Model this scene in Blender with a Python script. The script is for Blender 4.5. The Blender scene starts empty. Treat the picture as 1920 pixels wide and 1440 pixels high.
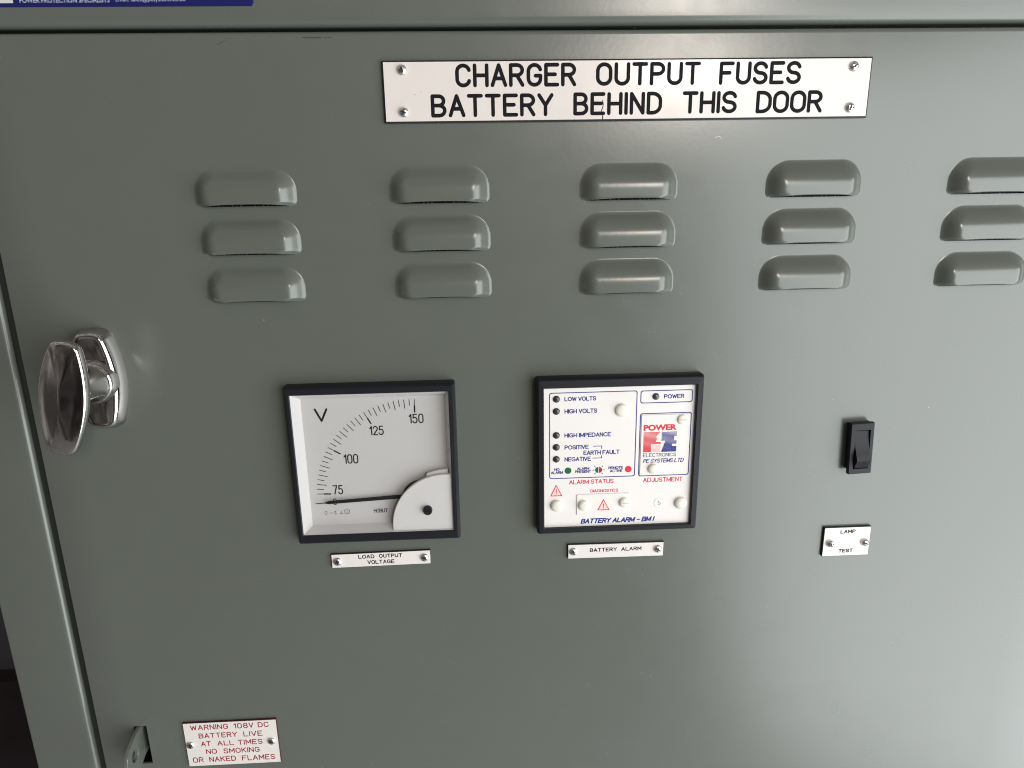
import bpy, math, random
from mathutils import Matrix, Vector
random.seed(4)
scn = bpy.context.scene
col = scn.collection
PI = math.pi

# ------------------------------------------------------------------ camera, world, lamps, exposure
cd = bpy.data.cameras.new("camera"); cam = bpy.data.objects.new("camera", cd); col.objects.link(cam)
right = Vector((0.99867863, -0.04888181, -0.01586075))
down = Vector((-0.028215, -0.26358258, -0.96422411))
fwd = Vector((0.0429524, 0.96339753, -0.26461349))
m = Matrix((right, -down, -fwd)).transposed().to_4x4()
m.translation = Vector((0.14822108, -0.39123244, 0.00550486))
cam.matrix_world = m
cd.sensor_width = 36; cd.lens = 1313.3 / 1920 * 36
cd.clip_start = 0.01; cd.clip_end = 50
scn.camera = cam

w = bpy.data.worlds.new("World"); scn.world = w; w.use_nodes = True
nt = w.node_tree; N = nt.nodes; Lk = nt.links
bgn = N["Background"]
tc = N.new("ShaderNodeTexCoord")
nz = N.new("ShaderNodeTexNoise"); nz.inputs["Scale"].default_value = 4.6; nz.inputs["Detail"].default_value = 6
nz.inputs["Roughness"].default_value = 0.6
Lk.new(tc.outputs["Generated"], nz.inputs["Vector"])
cr = N.new("ShaderNodeValToRGB")
cr.color_ramp.elements[0].position = 0.38; cr.color_ramp.elements[0].color = (0.050, 0.046, 0.044, 1)
cr.color_ramp.elements[1].position = 0.72; cr.color_ramp.elements[1].color = (0.42, 0.40, 0.39, 1)
e = cr.color_ramp.elements.new(0.54); e.color = (0.17, 0.158, 0.150, 1)
Lk.new(nz.outputs["Fac"], cr.inputs["Fac"]); 
sp = N.new("ShaderNodeSeparateXYZ"); Lk.new(tc.outputs["Generated"], sp.inputs[0])
mz = N.new("ShaderNodeMapRange"); mz.inputs["From Min"].default_value = 0.15; mz.inputs["From Max"].default_value = 0.9
mz.inputs["To Min"].default_value = 0.85; mz.inputs["To Max"].default_value = 5.5; Lk.new(sp.outputs["Z"], mz.inputs["Value"])
mxx_ = N.new("ShaderNodeMapRange"); mxx_.inputs["From Min"].default_value = -0.25; mxx_.inputs["From Max"].default_value = -0.85      # added fill: background brightened on the left to lift left-facing flanks
mxx_.inputs["To Min"].default_value = 0.0; mxx_.inputs["To Max"].default_value = 2.2; Lk.new(sp.outputs["X"], mxx_.inputs["Value"])
ad = N.new("ShaderNodeMath"); ad.operation = "ADD"; Lk.new(mz.outputs["Result"], ad.inputs[0]); Lk.new(mxx_.outputs["Result"], ad.inputs[1])
vm_ = N.new("ShaderNodeVectorMath"); vm_.operation = "SCALE"
Lk.new(cr.outputs["Color"], vm_.inputs[0]); Lk.new(ad.outputs[0], vm_.inputs["Scale"]); Lk.new(vm_.outputs[0], bgn.inputs["Color"])

bgn.inputs["Strength"].default_value = 0.42

def area(name, loc, aim, size, power, color, size_y=None, spread=180):
    l = bpy.data.lights.new(name, "AREA"); l.energy = power; l.color = color; l.size = size
    l.shape = "RECTANGLE"; l.size_y = size_y or size; l.spread = math.radians(spread)
    o = bpy.data.objects.new(name, l); col.objects.link(o); o.location = loc
    o.rotation_euler = (Vector(aim) - Vector(loc)).to_track_quat("-Z", "Y").to_euler()
    return o
door_lamp = area("doorway_light", (1.62, -1.24, -0.60), (0.2, 0, -0.50), 1.85, 78, (0.94, 0.99, 1.0), 2.45)
door_lamp.rotation_euler.rotate_axis("Z", math.radians(8))
area("ceiling_lamp", (0.81, -2.0, 0.58), (0.257, 0, 0.08), 0.28, 14.5, (1.0, 0.91, 0.82), 0.42)

scn.view_settings.view_transform = "Standard"
scn.view_settings.look = "None"
scn.view_settings.exposure = 0.0; scn.view_settings.gamma = 1.0
scn.view_settings.use_curve_mapping = False
scn.cycles.use_denoising = True
scn.cycles.max_bounces = 8
scn.cycles.filter_width = 1.1

# ------------------------------------------------------------------ materials
MATS = {}
def mat(name, color, rough=0.5, metal=0.0, spec=0.5, bump=0.0, bscale=400.0, rvar=0.0, cvar=0.0, cscale=30.0, coat=0.0):
    if name in MATS: return MATS[name]
    mt = bpy.data.materials.new(name); mt.use_nodes = True
    t = mt.node_tree; b = t.nodes["Principled BSDF"]
    b.inputs["Base Color"].default_value = (*color, 1)
    b.inputs["Roughness"].default_value = rough; b.inputs["Metallic"].default_value = metal
    b.inputs["Specular IOR Level"].default_value = spec
    b.inputs["Coat Weight"].default_value = coat
    tcn = t.nodes.new("ShaderNodeTexCoord")
    if bump:
        n = t.nodes.new("ShaderNodeTexNoise"); n.inputs["Scale"].default_value = bscale; n.inputs["Detail"].default_value = 2
        bp = t.nodes.new("ShaderNodeBump"); bp.inputs["Strength"].default_value = bump; bp.inputs["Distance"].default_value = 0.0004
        t.links.new(tcn.outputs["Object"], n.inputs["Vector"]); t.links.new(n.outputs["Fac"], bp.inputs["Height"])
        t.links.new(bp.outputs["Normal"], b.inputs["Normal"])
    if rvar or cvar:
        n2 = t.nodes.new("ShaderNodeTexNoise"); n2.inputs["Scale"].default_value = cscale; n2.inputs["Detail"].default_value = 3
        t.links.new(tcn.outputs["Object"], n2.inputs["Vector"])
        if rvar:
            mr = t.nodes.new("ShaderNodeMapRange"); mr.inputs["From Min"].default_value = 0.15; mr.inputs["From Max"].default_value = 0.85
            mr.inputs["To Min"].default_value = max(0.02, rough - rvar); mr.inputs["To Max"].default_value = rough + rvar
            t.links.new(n2.outputs["Fac"], mr.inputs["Value"]); t.links.new(mr.outputs["Result"], b.inputs["Roughness"])
        if cvar:
            mx = t.nodes.new("ShaderNodeMix"); mx.data_type = "RGBA"
            mx.inputs[6].default_value = (*[c * (1 - cvar) for c in color], 1)
            mx.inputs[7].default_value = (*[min(1, c * (1 + cvar)) for c in color], 1)
            t.links.new(n2.outputs["Fac"], mx.inputs[0]); t.links.new(mx.outputs[2], b.inputs["Base Color"])
    MATS[name] = mt
    return mt

PAINT = mat("grey_green_paint", (0.097, 0.105, 0.092), 0.26, 0, 0.62, 0.05, 420, 0.025, 0.025, 70)
BLACKP = mat("black_plastic", (0.010, 0.011, 0.014), 0.40, 0, 0.25, 0.06, 1500, 0.05)
SWITCHP = mat("switch_plastic", (0.011, 0.011, 0.015), 0.45, 0, 0.22, 0.08, 2500)
DARK = mat("dark_inside", (0.006, 0.006, 0.008), 0.8, 0, 0.2)
PLATEW = mat("engraved_plate_white", (0.64, 0.585, 0.55), 0.16, 0, 0.5, 0.05, 120, 0.06, 0.03, 60)
SMALLW = mat("small_plate_white", (0.66, 0.615, 0.585), 0.32, 0, 0.5, 0.03, 300, 0.05, 0.03, 80)
CORE = mat("plate_core_black", (0.010, 0.010, 0.012), 0.4)
COREB = mat("plate_core_red", (0.060, 0.008, 0.012), 0.4)
ENGR = mat("engraved_black", (0.008, 0.008, 0.010), 0.7, 0, 0.1)
ENGR_RED = mat("engraved_red", (0.24, 0.008, 0.026), 0.7, 0, 0.1)
CHROME = mat("chrome", (0.54, 0.515, 0.50), 0.08, 1.0, 0.5, 0.05, 160, 0.04, 0.12, 90)
SCREWM = mat("screw_zinc", (0.72, 0.71, 0.70), 0.27, 1.0, 0.5, 0.05, 900, 0.06)
SCREWD = mat("screw_recess_shade", (0.03, 0.03, 0.03), 0.5, 0.6)
DIALW = mat("dial_white", (0.47, 0.455, 0.45), 0.45, 0, 0.4, 0, 1, 0, 0.02, 40)
INNERW = mat("moulded_white", (0.55, 0.53, 0.525), 0.40, 0, 0.4, 0.03, 900)
INK = mat("black_ink", (0.008, 0.008, 0.01), 0.6, 0, 0.2)
INKG = mat("grey_ink", (0.085, 0.082, 0.082), 0.6, 0, 0.2)
FACEW = mat("alarm_face_white", (0.70, 0.665, 0.65), 0.36, 0, 0.4, 0.02, 300, 0.04, 0.02, 40)
COVERW = mat("cover_white", (0.73, 0.69, 0.665), 0.22, 0, 0.5)
BLUE = mat("blue_ink", (0.020, 0.030, 0.19), 0.6, 0, 0.15)
RED = mat("red_ink", (0.60, 0.022, 0.045), 0.45, 0, 0.3)
PINK = mat("pink_ink", (0.84, 0.52, 0.50), 0.45, 0, 0.3)
DKRED = mat("dark_red_ink", (0.33, 0.012, 0.035), 0.45, 0, 0.3)
GREEN = mat("green_ink", (0.006, 0.10, 0.040), 0.45, 0, 0.3)
NYLON = mat("cream_nylon", (0.68, 0.645, 0.575), 0.34, 0, 0.5, 0.05, 900, 0, 0.04, 200)
LEDM = mat("dark_led", (0.028, 0.028, 0.030), 0.22, 0, 0.5)
LEDG = mat("green_grey_led", (0.035, 0.050, 0.055), 0.18, 0, 0.6)
STBLUE = mat("sticker_blue", (0.007, 0.010, 0.085), 0.35, 0, 0.4)
STWHITE = mat("sticker_white", (0.42, 0.43, 0.52), 0.4, 0, 0.4)
STGREY = mat("sticker_grey", (0.55, 0.53, 0.50), 0.4, 0, 0.4)
SCUFF = mat("scuff_dark", (0.035, 0.036, 0.036), 0.7)
CHIP = mat("chip_light", (0.62, 0.60, 0.55), 0.6)
FLOORM = mat("concrete", (0.45, 0.46, 0.46), 0.85, 0, 0.3, 0.6, 30, 0, 0.3, 3)
WALLM = mat("dim_wall", (0.055, 0.052, 0.058), 0.9, 0, 0.2, 0, 1, 0, 0.4, 5)
BLOCKM = mat("grey_block_paint", (0.17, 0.165, 0.18), 0.8, 0, 0.2, 0, 1, 0, 0.3, 14)

def mesh_mat():
    mt = bpy.data.materials.new("vent_screen"); mt.use_nodes = True; t = mt.node_tree; b = t.nodes["Principled BSDF"]
    tcn = t.nodes.new("ShaderNodeTexCoord"); vo = t.nodes.new("ShaderNodeTexVoronoi"); vo.inputs["Scale"].default_value = 420
    vo.inputs["Randomness"].default_value = 0.25
    r = t.nodes.new("ShaderNodeValToRGB"); r.color_ramp.elements[0].position = 0.12; r.color_ramp.elements[0].color = (0.33, 0.33, 0.38, 1)
    r.color_ramp.elements[1].position = 0.24; r.color_ramp.elements[1].color = (0.006, 0.006, 0.010, 1)
    t.links.new(tcn.outputs["Object"], vo.inputs["Vector"]); t.links.new(vo.outputs["Distance"], r.inputs["Fac"])
    t.links.new(r.outputs["Color"], b.inputs["Base Color"]); b.inputs["Roughness"].default_value = 0.6
    return mt
SCREEN = mesh_mat()

def glass_mat():
    mt = bpy.data.materials.new("thin_glass"); mt.use_nodes = True; t = mt.node_tree
    for n in list(t.nodes):
        if n.type != "OUTPUT_MATERIAL": t.nodes.remove(n)
    out = [n for n in t.nodes if n.type == "OUTPUT_MATERIAL"][0]
    tr = t.nodes.new("ShaderNodeBsdfTransparent"); gl = t.nodes.new("ShaderNodeBsdfGlossy"); gl.inputs["Roughness"].default_value = 0.03
    lw = t.nodes.new("ShaderNodeLayerWeight"); pw = t.nodes.new("ShaderNodeMath"); pw.operation = "POWER"; pw.inputs[1].default_value = 5
    t.links.new(lw.outputs["Facing"], pw.inputs[0])
    fr = t.nodes.new("ShaderNodeMath"); fr.operation = "MULTIPLY_ADD"; fr.inputs[1].default_value = 0.85; fr.inputs[2].default_value = 0.07
    t.links.new(pw.outputs[0], fr.inputs[0])
    mx = t.nodes.new("ShaderNodeMixShader")
    t.links.new(fr.outputs[0], mx.inputs[0]); t.links.new(tr.outputs[0], mx.inputs[1]); t.links.new(gl.outputs[0], mx.inputs[2])
    t.links.new(mx.outputs[0], out.inputs["Surface"])
    return mt
GLASS = glass_mat()

# ------------------------------------------------------------------ helpers
class MB:
    def __init__(s): s.v = []; s.f = []; s.mi = []
    def add(s, vs, fs, mi=0):
        o = len(s.v); s.v += [tuple(p) for p in vs]
        for f in fs: s.f.append(tuple(i + o for i in f)); s.mi.append(mi)
    def quad(s, a, b, c, d, mi=0): s.add([a, b, c, d], [(0, 1, 2, 3)], mi)
    def loft(s, rings, cap0=False, cap1=False, mi=0, closed=True):
        n = len(rings[0]); vs = [p for r in rings for p in r]; fs = []
        for k in range(len(rings) - 1):
            for i in range(n if closed else n - 1):
                j = (i + 1) % n
                fs.append((k * n + i, k * n + j, (k + 1) * n + j, (k + 1) * n + i))
        if cap0: fs.append(tuple(reversed(range(n))))
        if cap1: fs.append(tuple((len(rings) - 1) * n + i for i in range(n)))
        s.add(vs, fs, mi)
    def box(s, x0, x1, y0, y1, z0, z1, mi=0):
        s.loft([[(x0, y1, z0), (x1, y1, z0), (x1, y1, z1), (x0, y1, z1)], [(x0, y0, z0), (x1, y0, z0), (x1, y0, z1), (x0, y0, z1)]], True, True, mi)
    def build(s, name, mats, parent=None, smooth=None, loc=None):
        me = bpy.data.meshes.new(name); me.from_pydata(s.v, [], s.f)
        if not isinstance(mats, (list, tuple)): mats = [mats]
        for q in mats: me.materials.append(q)
        for p, i in zip(me.polygons, s.mi): p.material_index = i
        import bmesh
        bm = bmesh.new(); bm.from_mesh(me); bmesh.ops.remove_doubles(bm, verts=bm.verts, dist=1e-6)
        bm.to_mesh(me); bm.free()
        if smooth is not None:
            for p in me.polygons: p.use_smooth = True
            me.set_sharp_from_angle(angle=math.radians(smooth))
        me.update()
        o = bpy.data.objects.new(name, me); col.objects.link(o)
        if parent: o.parent = parent
        if loc: o.location = loc
        return o

def rrect(x0, x1, z0, z1, y, r=0.0, n=5):
    """rectangle in the XZ plane, counter-clockwise seen from the front (-Y)"""
    if r <= 0: return [(x0, y, z0), (x1, y, z0), (x1, y, z1), (x0, y, z1)]
    out = []
    for cx, cz, a in ((x0 + r, z0 + r, PI), (x1 - r, z0 + r, 1.5 * PI), (x1 - r, z1 - r, 0), (x0 + r, z1 - r, 0.5 * PI)):
        for i in range(n + 1):
            t = a + i / n * PI / 2; out.append((cx + r * math.cos(t), y, cz + r * math.sin(t)))
    return out
def disc(cx, cz, r, y, n=24, a0=0.0): return [(cx + r * math.cos(a0 + 2 * PI * i / n), y, cz + r * math.sin(a0 + 2 * PI * i / n)) for i in range(n)]

def thing(name, label, cat, loc, group=None):
    o = bpy.data.objects.new(name, None); col.objects.link(o); o.location = loc
    o.empty_display_size = 0.02
    o["label"] = label; o["category"] = cat
    if group: o["group"] = group
    return o

# ---- single stroke engraver's alphabet (unit cap height), every glyph: width, list of polylines
def arc(cx, cy, rx, ry, a0, a1, n=14): return [(cx + rx * math.cos(math.radians(a0 + (a1 - a0) * i / n)), cy + ry * math.sin(math.radians(a0 + (a1 - a0) * i / n))) for i in range(n + 1)]
G = {
 "A": (.62, [[(0, 0), (.31, 1), (.62, 0)], [(.12, .34), (.50, .34)]]),
 "B": (.56, [[(0, 0), (0, 1), (.30, 1)] + arc(.30, .76, .22, .24, 90, -90, 10) + [(0, .52)], [(.30, .52)] + arc(.30, .26, .26, .26, 90, -90, 10) + [(0, 0)]]),
 "C": (.60, [arc(.31, .69, .29, .31, 15, 180, 10) + arc(.31, .31, .29, .31, 180, 345, 10)]),
 "D": (.58, [[(0, 0), (0, 1), (.20, 1)] + arc(.20, .62, .38, .38, 90, 0, 8) + arc(.20, .38, .38, .38, 0, -90, 8) + [(0, 0)]]),
 "E": (.55, [[(.55, 1), (0, 1), (0, 0), (.55, 0)], [(0, .52), (.44, .52)]]),
 "F": (.55, [[(.55, 1), (0, 1), (0, 0)], [(0, .52), (.42, .52)]]),
 "G": (.60, [arc(.31, .69, .29, .31, 15, 180, 10) + arc(.31, .31, .29, .31, 180, 360, 10) + [(.60, .46), (.36, .46)]]),
 "H": (.57, [[(0, 0), (0, 1)], [(.57, 0), (.57, 1)], [(0, .5), (.57, .5)]]),
 "I": (.0, [[(0, 0), (0, 1)]]),
 "J": (.44, [[(.44, 1), (.44, .24)] + arc(.22, .24, .22, .24, 0, -170, 10)]),
 "K": (.56, [[(0, 0), (0, 1)], [(.54, 1), (0, .40)], [(.18, .60), (.56, 0)]]),
 "L": (.52, [[(0, 1), (0, 0), (.52, 0)]]),
 "M": (.66, [[(0, 0), (0, 1), (.33, .30), (.66, 1), (.66, 0)]]),
 "N": (.56, [[(0, 0), (0, 1), (.56, 0), (.56, 1)]]),
 "O": (.60, [arc(.30, .68, .30, .32, 0, 180, 12) + arc(.30, .32, .30, .32, 180, 360, 12) + [(.60, .68)]]),
 "P": (.55, [[(0, 0), (0, 1), (.29, 1)] + arc(.29, .745, .26, .255, 90, -90, 12) + [(0, .49)]]),
 "R": (.56, [[(0, 0), (0, 1), (.29, 1)] + arc(.29, .745, .26, .255, 90, -90, 12) + [(0, .49)], [(.29, .49), (.56, 0)]]),
 "S": (.56, [arc(.28, .75, .27, .25, 12, 270, 14) + arc(.28, .25, .28, .25, 90, -168, 14)]),
 "T": (.58, [[(0, 1), (.58, 1)], [(.29, 1), (.29, 0)]]),
 "U": (.57, [[(0, 1), (0, .29)] + arc(.285, .29, .285, .29, 180, 360, 14) + [(.57, 1)]]),
 "V": (.60, [[(0, 1), (.30, 0), (.60, 1)]]),
 "W": (.84, [[(0, 1), (.21, 0), (.42, .85), (.63, 0), (.84, 1)]]),
 "Y": (.60, [[(0, 1), (.30, .48), (.60, 1)], [(.30, .48), (.30, 0)]]),
 "0": (.48, [arc(.24, .74, .24, .26, 0, 180, 10) + arc(.24, .26, .24, .26, 180, 360, 10) + [(.48, .74)]]),
 "1": (.20, [[(0, .74), (.20, 1), (.20, 0)]]),
 "2": (.48, [arc(.24, .74, .24, .26, 170, -30, 12) + [(0, 0), (.48, 0)]]),
 "5": (.48, [[(.44, 1), (.06, 1), (.03, .56)] + arc(.22, .32, .26, .32, 115, -160, 14)]),
 "7": (.46, [[(0, 1), (.46, 1), (.16, 0)]]),
 "8": (.50, [arc(.25, .77, .21, .23, -90, 270, 16), arc(.25, .27, .25, .27, -90, 270, 16)]),
 "-": (.40, [[(0, .45), (.40, .45)]]),
}
def stroke(mb, pts, r, y, h=0.00006, mi=0, ncap=10):
    """a domed, round-ended engraved line through pts (x, z) at depth y, half width r"""
    for (ax, az), (bx, bz) in zip(pts[:-1], pts[1:]):
        dx, dz = bx - ax, bz - az; L = math.hypot(dx, dz)
        if L < 1e-9: continue
        nx, nz_ = -dz / L * r, dx / L * r
        mb.add([(ax - nx, y, az - nz_), (bx - nx, y, bz - nz_), (bx, y - h, bz), (ax, y - h, az), (bx + nx, y, bz + nz_), (ax + nx, y, az + nz_)],
               [(0, 1, 2, 3), (3, 2, 4, 5)], mi)
    for (ax, az) in pts:
        vs = [(ax, y - h * 0.98, az)] + disc(ax, az, r, y, ncap)
        mb.add(vs, [(0, i + 1, (i + 1) % ncap + 1) for i in range(ncap)], mi)
GA = dict(G)      # rounder printed capitals
GA["O"] = (.74, [arc(.37, .5, .37, .5, 90, 450, 22)])
GA["C"] = (.68, [arc(.37, .5, .37, .5, 40, 320, 18)])
GA["G"] = (.72, [arc(.37, .5, .37, .5, 42, 318, 18) + [(.70, .17), (.70, .46), (.42, .46)]])
GA["D"] = (.64, [[(0, 0), (0, 1), (.26, 1)] + arc(.26, .5, .38, .5, 90, -90, 14) + [(0, 0)]])
GA["M"] = (.74, [[(0, 0), (0, 1), (.37, .12), (.74, 1), (.74, 0)]])
def word(mb, text, x0, x1, zb, zc, r, y, gap=0.26, mi=0, space=0.5, lean=0.0, tilt=0.0, F=G):
    H = zc - zb - 2 * r; W = 0; lay = []
    for ch in text:
        if ch == " ": W += space; continue
        lay.append((W, F[ch])); W += F[ch][0] + gap
    W -= gap; sx = (x1 - x0 - 2 * r) / W
    for ox, (gw, pl) in lay:
        for line in pl:
            pts = []
            for (px, pz) in line:
                X = x0 + r + (ox + px) * sx; pts.append((X + lean * pz * H, zb + r + pz * H + tilt * (X - x0)))
            stroke(mb, pts, r, y, mi=mi)

def text_mesh(mb, text, x0, x1, zb, zc, y, bold=0.0, shear=0.0, mi=0, tilt=0.0):
    """printed lettering from Blender's own font, fitted to the box"""
    cu = bpy.data.curves.new("t", "FONT"); cu.body = text; cu.size = 1; cu.offset = bold; cu.shear = shear; cu.resolution_u = 3
    ob = bpy.data.objects.new("t", cu); col.objects.link(ob)
    dg = bpy.context.evaluated_depsgraph_get(); dg.update()
    me = bpy.data.meshes.new_from_object(ob.evaluated_get(dg))
    xs = [v.co.x for v in me.vertices]; ys = [v.co.y for v in me.vertices]
    ax, bx, ay, by = min(xs), max(xs), min(ys), max(ys)
    sx = (x1 - x0) / (bx - ax); sz = (zc - zb) / (by - ay)
    vs = [(x0 + (v.co.x - ax) * sx, y, zb + (v.co.y - ay) * sz + tilt * (v.co.x - ax) * sx) for v in me.vertices]
    mb.add(vs, [tuple(p.vertices) for p in me.polygons], mi)
    bpy.data.objects.remove(ob); bpy.data.curves.remove(cu); bpy.data.meshes.remove(me)

# ------------------------------------------------------------------ setting behind the cabinet
fl = MB(); fl.quad((-3, -3, -1.90), (3, -3, -1.90), (3, 3, -1.90), (-3, 3, -1.90))
o = fl.build("floor", FLOORM); o["kind"] = "structure"
fl = MB(); fl.quad((-3, 0.9, -1.90), (3, 0.9, -1.90), (3, 0.9, 1.6), (-3, 0.9, 1.6))
o = fl.build("wall", WALLM); o["kind"] = "structure"
fl = MB(); fl.box(-3, 3, 0.86, 0.899, -1.90, -0.930)
o = fl.build("skirting", mat("dark_skirting", (0.020, 0.014, 0.016), 0.9, 0, 0.2, 0, 1, 0, 0.6, 12)); o["kind"] = "structure"

# ------------------------------------------------------------------ the cabinet
CX0, CX1 = -0.1499, 0.6120
cab = thing("battery_cabinet", "grey-green painted steel cabinet with a louvred door, chrome handle and blue sticker", "cabinet", (0.231, 0, -1.90))
def local(o):      # keep world placement while parented to an Empty
    return o
def kid(o, parent):
    o.parent = parent
    o.matrix_parent_inverse = Matrix.Translation(-Vector(parent_world(parent)))
    return o
def parent_world(p):
    v = Vector((0, 0, 0))
    while p: v += p.location; p = p.parent
    return v
def part(mb, name, mats, parent, smooth=None):
    """mesh given in world coordinates, stored relative to its parent's base"""
    off = parent_world(parent)
    c = Vector((0, 0, 0))
    n = len(mb.v); xs = [p[0] for p in mb.v]; ys = [p[1] for p in mb.v]; zs = [p[2] for p in mb.v]
    c = Vector(((min(xs) + max(xs)) / 2, max(ys), (min(zs) + max(zs)) / 2))
    mb.v = [(p[0] - c.x, p[1] - c.y, p[2] - c.z) for p in mb.v]
    o = mb.build(name, mats, None, smooth)
    o.parent = parent; o.location = c - off
    return o

# louvre grid (bottom left corners)
LW = 0.0522; LDX = 0.10238; LDZ = 0.0255; LH = 0.0205
# door sheet with openings
DX0, DX1, DZ0, DZ1 = -0.1068, 0.5690, -0.560, 0.0852
rx, rz, ry = 0.0010, 0.0026, 0.0026
holes = []
for i in range(5):
    for j in range(3):
        holes.append((i * LDX + 0.0035, i * LDX + LW - 0.0035, -j * LDZ + 0.0002, -j * LDZ + 0.009))
HASP = (-0.0839, -0.0757, -0.3545, -0.3250)
holes.append(HASP)
xs = sorted({DX0 + rx, DX1 - rx} | {h[0] for h in holes} | {h[1] for h in holes} | {DX0 + rx + k * 0.06 for k in range(1, 11)})
zs = sorted({DZ0 + rz, DZ1 - rz} | {h[2] for h in holes} | {h[3] for h in holes} | {DZ0 + rz + k * 0.06 for k in range(1, 10)})
d = MB()
for a in range(len(xs) - 1):
    for b in range(len(zs) - 1):
        mxx, mzz = (xs[a] + xs[a + 1]) / 2, (zs[b] + zs[b + 1]) / 2
        if any(h[0] < mxx < h[1] and h[2] < mzz < h[3] for h in holes): continue
        d.quad((xs[a], 0, zs[b]), (xs[a + 1], 0, zs[b]), (xs[a + 1], 0, zs[b + 1]), (xs[a], 0, zs[b + 1]))
for h in holes:      # sheet thickness seen in each opening
    d.loft([[(x, 0.0014, z) for x, _, z in rrect(h[0], h[1], h[2], h[3], 0)], rrect(h[0], h[1], h[2], h[3], 0)])
loop = [(x, zs[0], 0 if 0 < i < len(xs) - 1 else (-1 if i == 0 else 1), -1) for i, x in enumerate(xs)]
loop += [(xs[-1], z, 1, 0 if i < len(zs) - 2 else 1) for i, z in enumerate(zs[1:])]
loop += [(x, zs[-1], 0 if i < len(xs) - 2 else -1, 1) for i, x in enumerate(reversed(xs[:-1]))]
loop += [(xs[0], z, -1, 0) for z in reversed(zs[1:-1])]
rings = []
for k in range(7):
    t = k / 6 * PI / 2
    rings.append([(x + sx * rx * math.sin(t), ry * (1 - math.cos(t)), z + sz * rz * math.sin(t)) for x, z, sx, sz in loop])
rings.append([(p[0], 0.019, p[2]) for p in rings[-1]])
rings.reverse()
d.loft(rings)
door = part(d, "door", PAINT, cab, 50)

# small chips and scuffs along the door's top edge
d = MB()
for (x0, z0, x1, z1, r) in ((0.0632, 0.0822, 0.0722, 0.0820, 0.00030), (0.0735, 0.0820, 0.0775, 0.0822, 0.00014), (0.0205, 0.0790, 0.0245, 0.0812, 0.00012),
                           (0.3796, 0.0838, 0.3830, 0.0838, 0.00030), (0.3845, 0.0836, 0.3852, 0.0836, 0.00016), (0.4043, 0.0834, 0.4046, 0.0833, 0.00016),
                           (0.0002, -0.2288, 0.0006, -0.2290, 0.00013), (0.0158, -0.2348, 0.0163, -0.2350, 0.00013), (0.0266, -0.2817, 0.0268, -0.2818, 0.00015), (0.0938, -0.2577, 0.0940, -0.2577, 0.00010), (0.2826, -0.2993, 0.2828, -0.2993, 0.00012)):
    n = 7; pts = [(x0 + (x1 - x0) * i / n, z0 + (z1 - z0) * i / n + random.uniform(-1, 1) * 0.00012) for i in range(n + 1)]
    d = MB(); stroke(d, pts, r, -0.00003 + (0.0003 if z0 > 0.0827 else 0), 0.00003, ncap=6)
    part(d, "scuff", SCUFF, door)

# pale rubs in the paint
for pts, r in (([(0.2768, 0.0318), (0.2782, 0.0325), (0.2796, 0.0322), (0.2803, 0.0312)], 0.00010), ([(0.0280, -0.0610), (0.0283, -0.0611)], 0.00012), ([(0.4170, -0.1240), (0.4174, -0.1242)], 0.00012), ([(0.3290, -0.2560), (0.3293, -0.2560)], 0.00010)):
    d = MB(); stroke(d, pts, r, -0.00002, 0.00002, ncap=6); part(d, "paint_rub", CHIP, door)
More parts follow.
